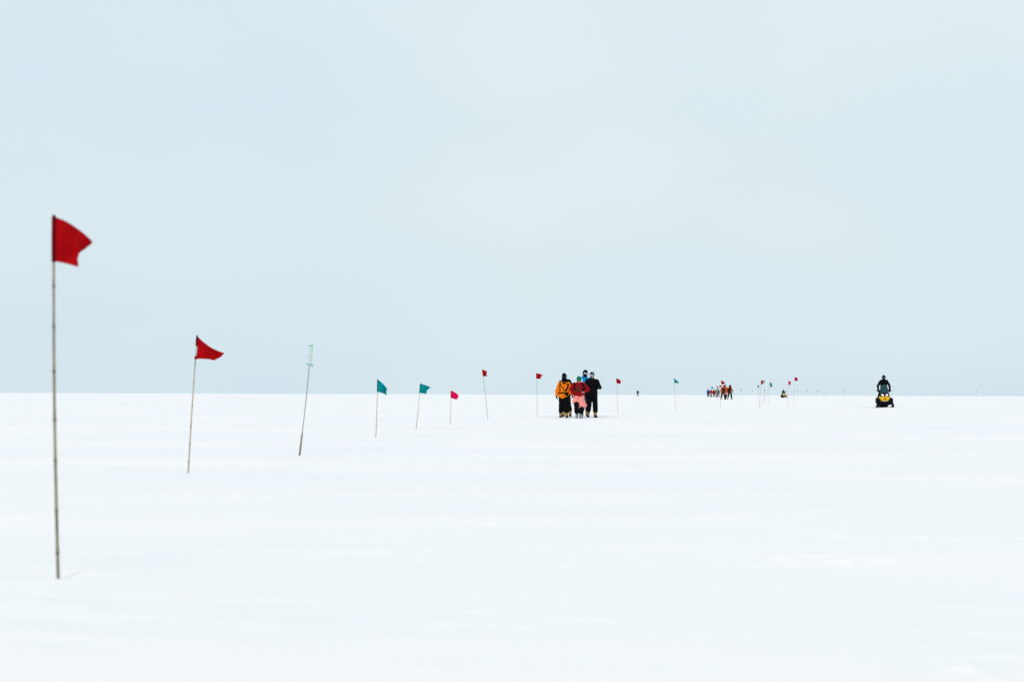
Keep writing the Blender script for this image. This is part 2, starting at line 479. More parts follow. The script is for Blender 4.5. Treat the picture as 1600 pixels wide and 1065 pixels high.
marker((9.70, 84.35), (-.074, 1.857), (-.082, 1.554), (.191, 1.649), (.210, 1.517), 'teal',
       'lone teal flag drooping to a narrow end between the walkers and the far crowd',
       pole='bamboo_pale', bend=.01, top_bow=-.05, fly_bow=-.1, bot_bow=.1, depth=.06, rip=.1, phase=1.9)
marker((13.08, 89.44), (.096, 1.769), (.096, 1.528), (.337, 1.609), (.265, 1.516), 'red',
       'triangular looking red flag on a pole in front of the far marching groups',
       pole='bamboo_pale', bend=.004, top_bow=.03, fly_bow=-.05, bot_bow=.02, depth=.05, rip=.07, phase=.2)
CL = 'cluster of flags near the far snowmobile'
marker((16.54, 95.11), (.130, 1.817), (.120, 1.560), (.33, 1.753), (.27, 1.561), 'red',
       'red notched flag in the cluster of leaning poles, touching a teal one',
       pole='bamboo_pale', bend=.006, fly_bow=-.15, phase=1.3, depth=.03, rip=.05)
marker((21.90, 123.43), (-.015, 2.080), (-.005, 1.803), (.084, 2.025), (.061, 1.770), 'teal',
       'teal flag seen almost edge-on directly behind the red notched flag', pole='bamboo_pale', bend=.004, phase=.7, depth=.08, detail=0)
marker((18.31, 105.12), (-.156, 1.558), (-.128, 1.388), (-.038, 1.511), (.033, 1.323), 'teal',
       'lowest teal flag of the cluster, slanting down off a backward leaning pole', pole='bamboo_pale', bend=.004, phase=2.7, depth=.03, detail=0)
marker((20.77, 115.04), (.094, 1.810), (.083, 1.551), (.275, 1.707), (.326, 1.526), 'teal',
       'teal flag on the upright pole standing apart in the cluster', pole='bamboo_pale', bend=.004, phase=2.1, depth=.05, detail=0)
marker((22.73, 129.73), (.892, 1.635), (.816, 1.489), (1.091, 1.607), (1.002, 1.461), 'teal',
       'small teal flag on the strongly slanting pole of the cluster', pole='bamboo_pale', bend=.01, phase=.1, depth=.05, detail=0, r=.012)
marker((18.89, 97.52), (.082, 1.797), (.076, 1.534), (.26, 1.732), (.27, 1.526), 'pinkred',
       'narrow pinkish red flag right next to the far snowmobile', pole='bamboo_pale', bend=.006, phase=.5, depth=.04, fly_bow=-.2, detail=0)
marker((22.88, 115.73), (.139, 2.237), (.138, 1.940), (.389, 2.160), (.346, 1.926), 'red',
       'highest bright red flag, square, on the pole past the far snowmobile', pole='bamboo_pale', bend=.008, phase=1.6, depth=.05, fly_bow=.05, detail=0)
FAR = 'flags among the far marching groups'
marker((25.66, 171.70), (-.073, 1.782), (-.074, 1.497), (.158, 1.629), (.081, 1.482), 'red',
       'red flag on a pole in front of the left orange-jacketed marcher', bend=.004, phase=1.1, detail=0, group=FAR)
marker((26.03, 169.72), (.020, 1.815), (.034, 1.480), (.218, 1.740), (.187, 1.465), 'red',
       'red flag on a pole in front of the right orange-jacketed marcher', bend=.004, phase=2.0, detail=0, group=FAR)
marker((31.42, 214.90), (-.083, 1.980), (-.083, 1.690), (.265, 1.952), (.245, 1.681), 'red',
       'square red flag in the gap between the two far marching groups', bend=.01, phase=2.8, detail=0, group=FAR, fly_bow=.04)
marker((36.47, 259.90), (-.031, 2.067), (.003, 1.659), (.354, 1.835), (.330, 1.613), 'teal',
       'teal flag beside the blue-jacketed marcher of the farthest group', bend=.004, phase=.4, detail=0, group=FAR)
marker((41.57, 290.0), (.203, 2.291), (.203, 2.013), (.508, 2.213), (.468, 1.988), 'red',
       'small red flag standing above the middle of the farthest group', bend=.01, phase=1.7, detail=0, group=FAR)
marker((25.77, 178.60), (-.020, 1.862), (-.021, 1.581), (.044, 1.806), (.027, 1.557), 'pinkred',
       'pinkish flag seen edge-on above the farthest group', bend=.004, phase=.9, depth=.2, detail=0, group=FAR)
marker((35.81, 248.62), (.115, 1.732), (.115, 1.520), (.406, 1.689), (.361, 1.510), 'teal',
       'low teal flag in front of the grey-jacketed marcher', bend=.006, phase=2.4, detail=0, group=FAR)
tiny = [(48.3, 300.6, 'teal', 0), (71.2, 422.1, 'teal', 0), (65.3, 368.2, 'teal', 0), (79.4, 411.7, 'teal', 0), (81.9, 408.6, 'teal', 0),
        (112.6, 554.9, 'pinkred', 0), (113.5, 553.2, 'pinkred', 1), (70.2, 338.6, 'teal', 1), (84.2, 392.6, 'teal', 0), (133.6, 606.1, 'pinkred', 0),
        (95.8, 411.6, 'pinkred', 0), (136.1, 486.2, 'pinkred', 0), (137.9, 422.5, 'teal', 0)]
for k, (x, y, c, m_) in enumerate(tiny):
    lab = ('tiny distant teal flag on a thin pole at the snow horizon' if c == 'teal' else 'tiny distant pinkish red flag on a thin pole at the snow horizon')
    lab = {0: 'tiny teal flag on empty snow just past the orange-jacketed trio', 2: 'tiny teal flag behind the cluster of leaning flag poles',
           3: 'tiny teal flag right behind the far snowmobile'}.get(k, lab)
    lx = random.uniform(-.06, .06)
    marker((x, y), (lx, 1.80), (lx * .87, 1.55), (lx + .26, 1.74), (lx + .23, 1.52), c, lab, pole='bamboo_pale',
           bend=.005, phase=k * 1.3, detail=0, group='tiny flags at the horizon')

# ------------------------------------------------------------------ soft-body helpers for people
def capsule(bm, p0, p1, r0, r1, segs=14, sq=1.0):
    p0, p1 = Vector(p0), Vector(p1)
    d = p1 - p0; L = d.length
    q = d.to_track_quat('Z', 'Y') if L > 1e-6 else Matrix.Identity(3).to_quaternion()
    prof = []
    for k in range(5):
        a = -math.pi / 2 + math.pi / 2 * k / 4
        prof.append((max(r0 * math.cos(a), 0), r0 * math.sin(a)))
    for k in range(5):
        a = math.pi / 2 * k / 4
        prof.append((max(r1 * math.cos(a), 0), L + r1 * math.sin(a)))
    rings = []
    for (r, z) in prof:
        if r < 1e-5:
            rings.append([bm.verts.new(p0 + q @ Vector((0, 0, z)))])
        else:
            rings.append([bm.verts.new(p0 + q @ Vector((r * math.cos(2 * math.pi * j / segs), r * math.sin(2 * math.pi * j / segs), z))) for j in range(segs)])
    for a, b in zip(rings, rings[1:]):
        for j in range(segs):
            k = (j + 1) % segs
            if len(a) == 1 and len(b) > 1: bm.faces.new((a[0], b[k], b[j]))
            elif len(b) == 1 and len(a) > 1: bm.faces.new((a[j], a[k], b[0]))
            elif len(a) > 1: bm.faces.new((a[j], a[k], b[k], b[j]))

def ellipsoid(bm, c, r, rot=None, u=18, v=12):
    m = Matrix.Translation(c) @ (rot.to_4x4() if rot is not None else Matrix.Identity(4)) @ Matrix.Diagonal((*r, 1))
    bmesh.ops.create_uvsphere(bm, u_segments=u, v_segments=v, radius=1, matrix=m)

def remesh(name, bm, mat, parent, vox=.012, smooth=4, wrinkle=0.0, wscale=9.0, cut=None, seed=0.0):
    """fuse overlapping volumes into one continuous skin"""
    me = bpy.data.meshes.new('tmp')
    bmesh.ops.recalc_face_normals(bm, faces=bm.faces)
    bm.to_mesh(me); bm.free()
    o = bpy.data.objects.new('tmp', me); COL.objects.link(o)
    md = o.modifiers.new('r', 'REMESH'); md.mode = 'VOXEL'; md.voxel_size = vox; md.use_smooth_shade = True
    if smooth:
        sm = o.modifiers.new('s', 'SMOOTH'); sm.iterations = smooth; sm.factor = .5
    dg = bpy.context.evaluated_depsgraph_get(); dg.update()
    res = bpy.data.meshes.new_from_object(o.evaluated_get(dg))
    bpy.data.objects.remove(o); bpy.data.meshes.remove(me)
    if wrinkle:
        n = len(res.vertices)
        co = np.empty(n * 3); res.vertices.foreach_get('co', co)
        nr = np.empty(n * 3); res.vertices.foreach_get('normal', nr)
        co = co.reshape(-1, 3); nr = nr.reshape(-1, 3)
        pp = co * np.array((wscale, wscale, wscale * 1.6)) + np.array((seed, seed * 1.7, 0))
        h = np.array([(1 - abs(mnoise.noise(p)) * 2.4) * .8 + .5 * mnoise.noise(p * 2.3) for p in map(Vector, pp.tolist())])
        res.vertices.foreach_set('co', (co + nr * (wrinkle * h)[:, None]).ravel()); res.update()
    if cut:
        b2 = bmesh.new(); b2.from_mesh(res)
        for (co, no) in cut:
            r_ = bmesh.ops.bisect_plane(b2, geom=b2.verts[:] + b2.edges[:] + b2.faces[:], plane_co=co, plane_no=no, clear_outer=True)
            ed = [g for g in r_['geom_cut'] if isinstance(g, bmesh.types.BMEdge)]
            if ed: bmesh.ops.holes_fill(b2, edges=[e_ for e_ in b2.edges if e_.is_boundary], sides=0)
        b2.to_mesh(res); b2.free()
    res.name = name
    res.polygons.foreach_set('use_smooth', [True] * len(res.polygons))
    return link_mesh(name, res, mat, parent)

def hand(bm, wrist, direction, side, fat=1.0, curl=.5):
    """palm, four unequal bent fingers and a thumb leaving the side of the palm"""
    d = Vector(direction).normalized()
    fwd = Vector((0, -1, 0))
    n = (fwd - d * fwd.dot(d))
    n = n.normalized() if n.length > 1e-3 else Vector((1, 0, 0))       # back of the hand -> thumb side
    inw = n.cross(d).normalized() * side
    if inw.x * side > 0: inw = -inw                                     # fingers curl towards the body
    w = Vector(wrist)
    palm = w + d * .05
    capsule(bm, w, w + d * .02, .027 * fat, .028 * fat)
    for k in (-1, 0, 1):
        capsule(bm, w + d * .02 + n * k * .02, w + d * .085 + n * k * .025, .018 * fat, .016 * fat)
    for k, L in ((1.5, .072), (.5, .084), (-.5, .078), (-1.5, .060)):
        b = w + d * .088 + n * k * .0215
        a1 = (d * math.cos(curl) + inw * math.sin(curl)); a2 = (d * math.cos(curl * 2.6) + inw * math.sin(curl * 2.6))
        m = b + a1 * L * .5
        capsule(bm, b, m, .0095 * fat, .009 * fat, 10); capsule(bm, m, m + a2 * L * .5, .009 * fat, .0078 * fat, 10)
    tb = w + d * .03 + n * .028
    td = (d * .65 + n * .7 + inw * .35).normalized()
    capsule(bm, tb, tb + td * .035, .0125 * fat, .011 * fat, 10)
    td2 = (d * .9 + n * .25 + inw * .45).normalized()
    capsule(bm, tb + td * .035, tb + td * .035 + td2 * .03, .011 * fat, .009 * fat, 10)

def boot(parent, ankle, pitch, toe_out, mat, sole_mat, vox, shaft=.17, seed=0.):
    A = Matrix.Translation(ankle) @ Matrix.Rotation(toe_out, 4, 'Z') @ Matrix.Rotation(pitch, 4, 'X')
    def P(x, y, z): return A @ Vector((x, y, z))
    bm = bmesh.new()
    capsule(bm, P(0, .015, shaft), P(0, .012, -.02), .068, .058)
    capsule(bm, P(0, .05, -.055), P(0, -.13, -.062), .050, .044)
    capsule(bm, P(.012, -.06, -.055), P(.012, -.14, -.06), .045, .038)
    capsule(bm, P(-.012, -.06, -.055), P(-.012, -.14, -.06), .045, .038)
    capsule(bm, P(0, .0, .0), P(0, -.08, -.045), .056, .045)
    two = mat is M['tan']
    o = remesh('boot', bm, M['bootfoot'] if two else mat, parent, vox, 3, .003, 22, seed=seed)
    if two:
        bm = bmesh.new()
        capsule(bm, P(0, .015, shaft + .005), P(0, .014, .0), .074, .068); capsule(bm, P(0, .02, .0), P(0, -.06, -.03), .064, .047)
        remesh('canvas_shaft', bm, mat, o, vox, 3, .004, 26, seed=seed + 5)
    bm = bmesh.new()
    ring = [(-.036, .095), (.036, .095), (.048, .02), (.046, -.06), (.055, -.12), (.045, -.175), (0, -.195), (-.045, -.175), (-.055, -.12), (-.046, -.06), (-.048, .02)]
    lo = [bm.verts.new(P(x, y, -.118)) for x, y in ring]; hi = [bm.verts.new(P(x * 1.02, y * 1.02, -.078)) for x, y in ring]
    bm.faces.new(lo); bm.faces.new(hi[::-1])
    for k in range(len(ring)):
        j = (k + 1) % len(ring); bm.faces.new((lo[k], hi[k], hi[j], lo[j]))
    build('sole', bm, sole_mat, o, smooth=False)
    return o

def ribbon_on(name, jacket, pts, width, mat, thick=.012):
    """a strap laid over the front of a garment"""
    bvh = BVHTree.FromPolygons([v.co[:] for v in jacket.data.vertices], [p.vertices[:] for p in jacket.data.polygons])
    path = []
    for (a, b) in zip(pts, pts[1:]):
        for k in range(8):
            t = k / 8; path.append((a[0] + (b[0] - a[0]) * t, a[1] + (b[1] - a[1]) * t))
    path.append(pts[-1])
    hits = []
    for (x, z) in path:
        h = bvh.ray_cast(Vector((x, -2, z)), Vector((0, 1, 0)))
        hits.append((x, h[0].y if h[0] else None, z))
    ys = [h[1] for h in hits if h[1] is not None]
    if not ys: return None
    hits = [Vector((x, (y if y is not None else min(ys)), z)) for x, y, z in hits]
    bm = bmesh.new(); rows = []
    for k, p in enumerate(hits):
        d = (hits[min(k + 1, len(hits) - 1)] - hits[max(k - 1, 0)]).normalized()
        s = d.cross(Vector((0, 1, 0))).normalized() * width / 2
        rows.append([bm.verts.new(p + s + Vector((0, -thick, 0))), bm.verts.new(p - s + Vector((0, -thick, 0))),
                     bm.verts.new(p - s + Vector((0, .02, 0))), bm.verts.new(p + s + Vector((0, .02, 0)))])
    for a, b in zip(rows, rows[1:]):
        for j in range(4):
            bm.faces.new((a[j], a[(j + 1) % 4], b[(j + 1) % 4], b[j]))
    bm.faces.new(rows[0]); bm.faces.new(rows[-1][::-1])
    return build(name, bm, mat, jacket, smooth=False)

def belt_on(name, jacket, z, width, mat, thick=.01, tilt=0.0, cx=0., cy=0., rmax=.30):
    bvh = BVHTree.FromPolygons([v.co[:] for v in jacket.data.vertices], [p.vertices[:] for p in jacket.data.polygons])
    bm = bmesh.new(); rows = []; n = 36; rl = .17
    for k in range(n):
        a = 2 * math.pi * k / n; d = Vector((math.cos(a), math.sin(a), 0))
        zz = z + tilt * d.y
        h = bvh.ray_cast(Vector((cx, cy, zz)), d)
        r_ = (h[0] - Vector((cx, cy, zz))).length if h[0] else rl
        if r_ > rmax: r_ = rl
        rl = r_
        c = Vector((cx, cy, zz))
        rows.append([bm.verts.new(c + d * (r_ + thick) + Vector((0, 0, width / 2))), bm.verts.new(c + d * (r_ + thick) - Vector((0, 0, width / 2))),
                     bm.verts.new(c + d * (r_ - .02) - Vector((0, 0, width / 2))), bm.verts.new(c + d * (r_ - .02) + Vector((0, 0, width / 2)))])
    for k in range(n):
        a, b = rows[k], rows[(k + 1) % n]
        for j in range(4): bm.faces.new((a[j], a[(j + 1) % 4], b[(j + 1) % 4], b[j]))
    return build(name, bm, mat, jacket, smooth=False)

def rbox(bm, c, s, bev=.01, rot=None):
    r_ = bmesh.ops.create_cube(bm, size=1.0, matrix=Matrix.Translation(c) @ (rot if rot else Matrix.Identity(4)) @ Matrix.Diagonal((*s, 1)))
    es = list({e_ for v in r_['verts'] for e_ in v.link_edges})
    if bev: bmesh.ops.bevel(bm, geom=es, offset=bev, segments=2, affect='EDGES', profile=.6)

def person(label, group, loc, yaw=0., s=1.0, lean=6, head=(0, 0, 0), arms=None, legs=None, pelvis=.95,
           jacket='black', trousers='black', boots='tan', gloves='black2', hat=('beanie', 'black2'), eyes=None,
           face=True, shorts=None, hem=.84, hood=None, fine=True, seed=0., scarf=None, shaft=.17, sole='rubber', hat_h=1.0):
    """figure facing -Y; x is the figure's left"""
    root = empty('person', loc, yaw); root.scale = (s, s, s)
    tag(root, label, 'person', group)
    vb = .010 if fine else .017
    vc = .013 if fine else .02
    dz = pelvis - .95
    P0 = Vector((0, 0, pelvis))
    T = Matrix.Translation(P0) @ Matrix.Rotation(R(lean), 4, 'X') @ Matrix.Translation(-P0)
    def up(x, y, z): return T @ Vector((x, y, z + dz))
    sh = {1: up(.185, 0, 1.435), -1: up(-.185, 0, 1.435)}
    neck = up(0, .0, 1.47)
    hp = up(0, -.015, 1.535)
    H = Matrix.Translation(hp) @ Euler((R(lean + head[0]), R(head[2]), R(head[1])), 'XYZ').to_matrix().to_4x4()
    def hd(x, y, z): return H @ Vector((x, y, z))
    Hr = H.to_3x3()
    arms = arms or {1: ((.27, .04, 1.16), (.27, -.06, .92)), -1: ((-.27, .04, 1.16), (-.27, -.06, .92))}
    legs = legs or {1: ((.11, -.06, .52), (.12, -.04, .12), 0, .1), -1: ((-.11, -.02, .52), (-.12, .08, .12), 0, -.1)}
    hip = {1: Vector((.095, 0, pelvis - .04)), -1: Vector((-.095, 0, pelvis - .04))}
    # --- body: one continuous surface
    bm = bmesh.new()
    for sx in (1, -1):
        capsule(bm, (sx * .06, 0, pelvis), up(sx * .065, 0, 1.36), .095, .10)
        capsule(bm, neck, sh[sx], .055, .052)
        el, wr = Vector(arms[sx][0]), Vector(arms[sx][1])
        capsule(bm, sh[sx], el, .05, .041); capsule(bm, el, wr, .041, .029)
        kn, an = Vector(legs[sx][0]), Vector(legs[sx][1])
        capsule(bm, hip[sx], kn, .082, .055); capsule(bm, kn, an, .055, .038)
        capsule(bm, an, an + Vector((0, -.10, -.05)), .036, .03)
        if gloves is None: hand(bm, wr, wr - el, sx)
    capsule(bm, neck - Vector((0, 0, .03)), hd(0, .01, .04), .056, .054)
    ellipsoid(bm, hd(0, .012, .155), (.076, .096, .10), Hr)
    ellipsoid(bm, hd(0, -.022, .075), (.058, .062, .075), Hr)
    capsule(bm, hd(0, -.085, .125), hd(0, -.108, .098), .012, .016, 8)           # nose
    capsule(bm, hd(-.03, -.082, .147), hd(.03, -.082, .147), .014, .014, 8)     # brow
    capsule(bm, hd(-.018, -.082, .062), hd(.018, -.082, .062), .011, .011, 8)   # lips
    ellipsoid(bm, hd(0, -.068, .022), (.026, .022, .02), Hr)                    # chin
    for sx in (1, -1):
        ellipsoid(bm, hd(sx * .078, .015, .115), (.011, .02, .03), Hr)
    body = remesh('body', bm, M['skin'], root, vb, 2)
    for sx in (1, -1):
        bm = bmesh.new(); ellipsoid(bm, hd(sx * .031, -.0845, .125), (.013, .008, .009), Hr, 10, 8); build('eye', bm, M['eye'], body)
    # --- trousers
    bm = bmesh.new()
    for sx in (1, -1):
        capsule(bm, (sx * .062, .0, pelvis + .05), (sx * .07, .01, pelvis - .05), .125, .125)
        kn, an = Vector(legs[sx][0]), Vector(legs[sx][1])
        capsule(bm, hip[sx], kn, .118, .098)
        capsule(bm, kn, an + (kn - an) * .40, .098, .094)
    remesh('trousers', bm, M[trousers], root, vc, 4, .011, 7, seed=seed)
    if shorts:
        bm = bmesh.new()
        for sx in (1, -1):
            kn = Vector(legs[sx][0])
            capsule(bm, (sx * .065, .0, pelvis + .02), (sx * .075, .01, pelvis - .06), .15, .15)
            f = shorts[1][sx]
            end = hip[sx].lerp(kn, f)
            capsule(bm, hip[sx], end, .135, .142); capsule(bm, end + Vector((sx * .02, 0, 0)), end + Vector((sx * .05 + (.05 if f > .6 else 0), -.01, -.03)), .12, .115)
        remesh('shorts', bm, M[shorts[0]], root, vc, 4, .014, 6, seed=seed + 3)
    # --- jacket
    bm = bmesh.new()
    for sx in (1, -1):
        capsule(bm, up(sx * .068, .0, .90), up(sx * .075, 0, 1.34), .152, .137)
        capsule(bm, up(sx * .05, 0, 1.44), sh[sx] + Vector((0, 0, -.01)), .085, .078)
        el, wr = Vector(arms[sx][0]), Vector(arms[sx][1])
        capsule(bm, sh[sx], el, .082, .072); capsule(bm, el, el.lerp(wr, .93), .072, .055)
    capsule(bm, up(0, .0, 1.44), hd(0, .015, .01), .092, .086)
    if hood:
        capsule(bm, up(-.05, .10, 1.46), up(.05, .10, 1.46), .085, .085)
    hz = hem + dz
    jk = remesh('jacket', bm, M[jacket], root, vc, 4, .011, 6, cut=[(Vector((0, 0, hz)), Vector((0, 0, -1)))] if arms[1][1][2] > hz + .06 and arms[-1][1][2] > hz + .06 else None, seed=seed + 7)
    if hood == 'up':
        pass
    # --- gloves, boots
    if gloves:
        for sx in (1, -1):
            bm = bmesh.new(); el, wr = Vector(arms[sx][0]), Vector(arms[sx][1])
            hand(bm, wr, wr - el, sx, 1.5); capsule(bm, wr, wr - (wr - el).normalized() * .06, .045, .05)
            remesh('glove', bm, M[gloves], root, .008 if fine else .014, 1)
    for sx in (1, -1):
        kn, an, pitch, toe = legs[sx]
        boot(root, Vector(an), R(pitch), toe, M[boots], M[sole], .011 if fine else .016, shaft, seed + sx)
    # --- headwear
    kind, hm = hat[0], M[hat[1]]
    bm = bmesh.new()
    if kind == 'beanie':
        ellipsoid(bm, hd(0, .014, .165), (.092, .112, .105 * hat_h), Hr)
        h_ = remesh('hat', bm, hm, root, vb, 2, .003, 30, cut=[(hd(0, -.05, .155), -(Hr @ Vector((0, .18, 1)).normalized()))])
        bm = bmesh.new()
        pts = []
        for k in range(25):
            a = 2 * math.pi * k / 24; pts.append(hd(.092 * math.cos(a), .014 + .112 * math.sin(a), .163 - .18 * .112 * math.sin(a)))
        tube(bm, pts, [.017] * 25, 8, False); build('cuff', bm, hm, h_)
    elif kind == 'cap':
        ellipsoid(bm, hd(0, .014, .162), (.089, .108, .095), Hr)
        capsule(bm, hd(-.035, -.10, .165), hd(.035, -.10, .165), .016, .016)
        capsule(bm, hd(-.085, .02, .13), hd(-.085, .02, .09), .022, .016); capsule(bm, hd(.085, .02, .13), hd(.085, .02, .09), .022, .016)
        h_ = remesh('hat', bm, hm, root, vb, 2, cut=None)
        # trim everything in front of and below the brow by keeping the crown only
        b2 = bmesh.new(); b2.from_mesh(h_.data)
        bmesh.ops.bisect_plane(b2, geom=b2.verts[:] + b2.edges[:] + b2.faces[:], plane_co=hd(0, -.05, .150), plane_no=-(Hr @ Vector((0, .35, 1)).normalized()), clear_outer=True)
        bmesh.ops.holes_fill(b2, edges=[e_ for e_ in b2.edges if e_.is_boundary], sides=0); b2.to_mesh(h_.data); b2.free()
        bm = bmesh.new(); ellipsoid(bm, hd(0, -.088, .205), (.016, .012, .012), Hr, 12, 8); build('badge', bm, M['white'], h_)
    elif kind == 'balaclava':
        ellipsoid(bm, hd(0, .012, .16), (.09, .112, .112), Hr); ellipsoid(bm, hd(0, -.022, .07), (.078, .09, .08), Hr)
        capsule(bm, neck, hd(0, .01, .05), .088, .082)
        h_ = remesh('balaclava', bm, hm, root, vb, 2, .003, 30)
    elif kind == 'helmet':
        ellipsoid(bm, hd(0, .01, .15), (.125, .145, .14), Hr); ellipsoid(bm, hd(0, -.05, .06), (.10, .10, .07), Hr)
        h_ = remesh('helmet', bm, hm, root, vb, 3)
    elif kind == 'hood':
        ellipsoid(bm, hd(0, .03, .15), (.115, .125, .135 * hat_h), Hr); capsule(bm, neck, hd(0, .03, .06), .12, .11)
        capsule(bm, hd(0, -.03, .03), hd(0, -.05, .06), .075, .072)
        h_ = remesh('hood', bm, hm, root, vb, 3, .006, 14)
    if eyes:
        bm = bmesh.new()
        R0 = .108 if kind in ('balaclava', 'hood') else (.15 if kind == 'helmet' else .100)
        off = {'balaclava': -.008, 'hood': .0, 'helmet': -.005}.get(kind, 0)
        W = 1.0; g = []
        for j in range(5):
            row = []
            for i in range(13):
                a = -1.05 + 2.1 * i / 12; zz = .095 + .062 * j / 4
                bul = .012 * (1 - ((j - 2) / 2) ** 2)
                row.append(hd((R0 * .92 + bul) * math.sin(a), off - (R0 * 1.02 + bul) * math.cos(a) + .008, zz))
            g.append([bm.verts.new(p) for p in row])
        for j in range(4):
            for i in range(12): bm.faces.new((g[j][i], g[j][i + 1], g[j + 1][i + 1], g[j + 1][i]))
        bmesh.ops.recalc_face_normals(bm, faces=bm.faces); bmesh.ops.solidify(bm, geom=bm.faces[:], thickness=-.012)
        go = build('goggles', bm, M[eyes], root)
        bm = bmesh.new(); pts = []
        for k in range(25):
            a = 2 * math.pi * k / 24; pts.append(hd((R0 * .93) * math.cos(a), .014 + (R0 * 1.06) * math.sin(a), .127))
        tube(bm, pts, [.011] * 25, 6, False); build('strap', bm, M['black'], go)
    if scarf:
        bm = bmesh.new(); ellipsoid(bm, hd(0, -.03, .05), (.078, .088, .06), Hr); capsule(bm, neck, hd(0, 0, .03), .09, .085)
        remesh('neck_gaiter', bm, M[scarf], root, vb, 2, .004, 20)
    return root, jk

def stand(x, y): return (x, y, gz(x, y) - .022)       # boots sink a little into the snow
def stride(front, a=.24, b=.26, w=.11, lift=.05):
    """one leg forward with the heel planted, the other pushing off"""
    f, r_ = front, -front
    return {f: ((f * w, -a * .62 - .04, .52), (f * (w + .005), -a, .12), 0, f * .12),
            r_: ((r_ * w, -.03, .50), (r_ * (w + .01), b, .12 + lift), 24, r_ * .12)}

# ------------------------------------------------------------------ the four-and-one walkers in front
WG = 'front group of walkers'
a_, jk = person('person in bright orange jacket with black harness straps, head bowed', WG, stand(2.13, 58.33), 0.02, .99, lean=17, head=(42, -4, 3),
    arms={1: ((.30, .02, 1.15), (.245, -.22, .97)), -1: ((-.285, .04, 1.15), (-.30, -.06, .93))},
    legs=stride(1, .2, .2, .105), jacket='orange', hat=('beanie', 'black2'), scarf='black2', hem=.82, seed=1)
ribbon_on('shoulder_strap', jk, [(-.165, 1.45), (-.16, 1.25), (-.17, 1.12)], .06, M['black'])
ribbon_on('shoulder_strap', jk, [(.165, 1.44), (.15, 1.3), (.05, 1.12)], .06, M['black'])
ribbon_on('cross_strap', jk, [(-.12, 1.34), (.06, 1.12)], .026, M['black'])
belt_on('belt', jk, 1.05, .055, M['black'], cy=-.04)
bm = bmesh.new(); rbox(bm, (.10, -.25, .985), (.13, .09, .12), .025); build('pouch', bm, M['black'], jk, False)

e_p, _ = person('person in black coat and tall black hat close behind the orange jacket', WG, stand(2.26, 60.4), -.05, 1.03, lean=5, head=(8, -22, -8),
    arms={1: ((.33, .05, 1.16), (.31, -.04, .92)), -1: ((-.27, .05, 1.16), (-.25, -.04, .92))},
    legs={1: ((.15, -.02, .52), (.21, .16, .20), 28, .15), -1: ((-.07, -.12, .53), (-.07, -.16, .12), 0, -.1)},
    jacket='black', hat=('beanie', 'black2'), eyes='darklens', scarf='black2', hem=.80, seed=2, hood=True, hat_h=1.3)
bm = bmesh.new(); capsule(bm, (.0, .20, 1.02), (.0, .21, 1.42), .16, .14); capsule(bm, (.12, .20, 1.02), (.13, .19, 1.46), .15, .12)
remesh('backpack', bm, M['black'], e_p, .015, 4, .01, 8)

b_, jk = person('person in dark red jacket, green knit hat and salmon pink shorts, looking down', WG, stand(2.71, 57.73), 0.0, .985, lean=14, head=(30, 4, -3),
    arms={1: ((.385, .04, 1.21), (.215, -.24, 1.10)), -1: ((-.31, .02, 1.22), (-.245, -.14, 1.0))},
    legs={1: ((.12, -.10, .50), (.085, -.12, .12), 0, .1), -1: ((-.10, -.22, .55), (-.075, -.10, .13), 6, -.1)},
    jacket='redj', gloves=None, boots='greyboot', hat=('beanie', 'green_knit'), shorts=('pink', {1: .80, -1: .50}), hem=.90, seed=3, shaft=.09, hat_h=1.1)
ribbon_on('shoulder_strap', jk, [(-.165, 1.46), (-.15, 1.3), (-.16, 1.17)], .075, M['black'])
ribbon_on('shoulder_strap', jk, [(.165, 1.46), (.15, 1.3), (.16, 1.17)], .075, M['black'])
ribbon_on('cross_strap', jk, [(.07, 1.36), (-.08, 1.18)], .07, M['olive'])
belt_on('belt', jk, 1.155, .05, M['olive'], cy=-.05)

c_, jk = person('person dressed all in black with cap and silver goggles, elbow bent', WG, stand(3.33, 59.21), 0.05, 1.07, lean=3, head=(4, 6, 2),
    arms={1: ((.315, .06, 1.18), (.19, -.20, 1.17)), -1: ((-.27, .05, 1.16), (-.25, -.08, .92))},
    legs=stride(1, .16, .2, .115), jacket='black', hat=('cap', 'black2'), eyes='lens', hem=.76, seed=4)

d_, jk = person('tall person in bright blue jacket and black balaclava behind the red jacket', WG, stand(3.13, 61.27), 0.1, 1.125, lean=3, head=(6, 24, 6),
    legs=stride(-1, .2, .22, .13), jacket='blue', trousers='bluetr', hat=('balaclava', 'black2'), eyes='lens', hood=True, seed=5)
ribbon_on('shoulder_strap', jk, [(-.13, 1.46), (-.12, 1.2)], .035, M['white'])

# ------------------------------------------------------------------ snowmobiles
def loft(bm, secs, cap=True):
    rings = [[bm.verts.new(p) for p in s_] for s_ in secs]
    n = len(rings[0])
    for a, b in zip(rings, rings[1:]):
        for j in range(n): bm.faces.new((a[j], a[(j + 1) % n], b[(j + 1) % n], b[j]))
    if cap: bm.faces.new(rings[0][::-1]); bm.faces.new(rings[-1])

def sup(y, cx, cz, hx, hz, p=3.0, n=28, taper=0.0):
    o = []
    for k in range(n):
        a = 2 * math.pi * k / n; c, s = math.cos(a), math.sin(a)
        x = math.copysign(abs(c) ** (2 / p), c); z = math.copysign(abs(s) ** (2 / p), s)
        o.append(Vector((cx + hx * x * (1 + taper * z), y, cz + hz * z)))
    return o

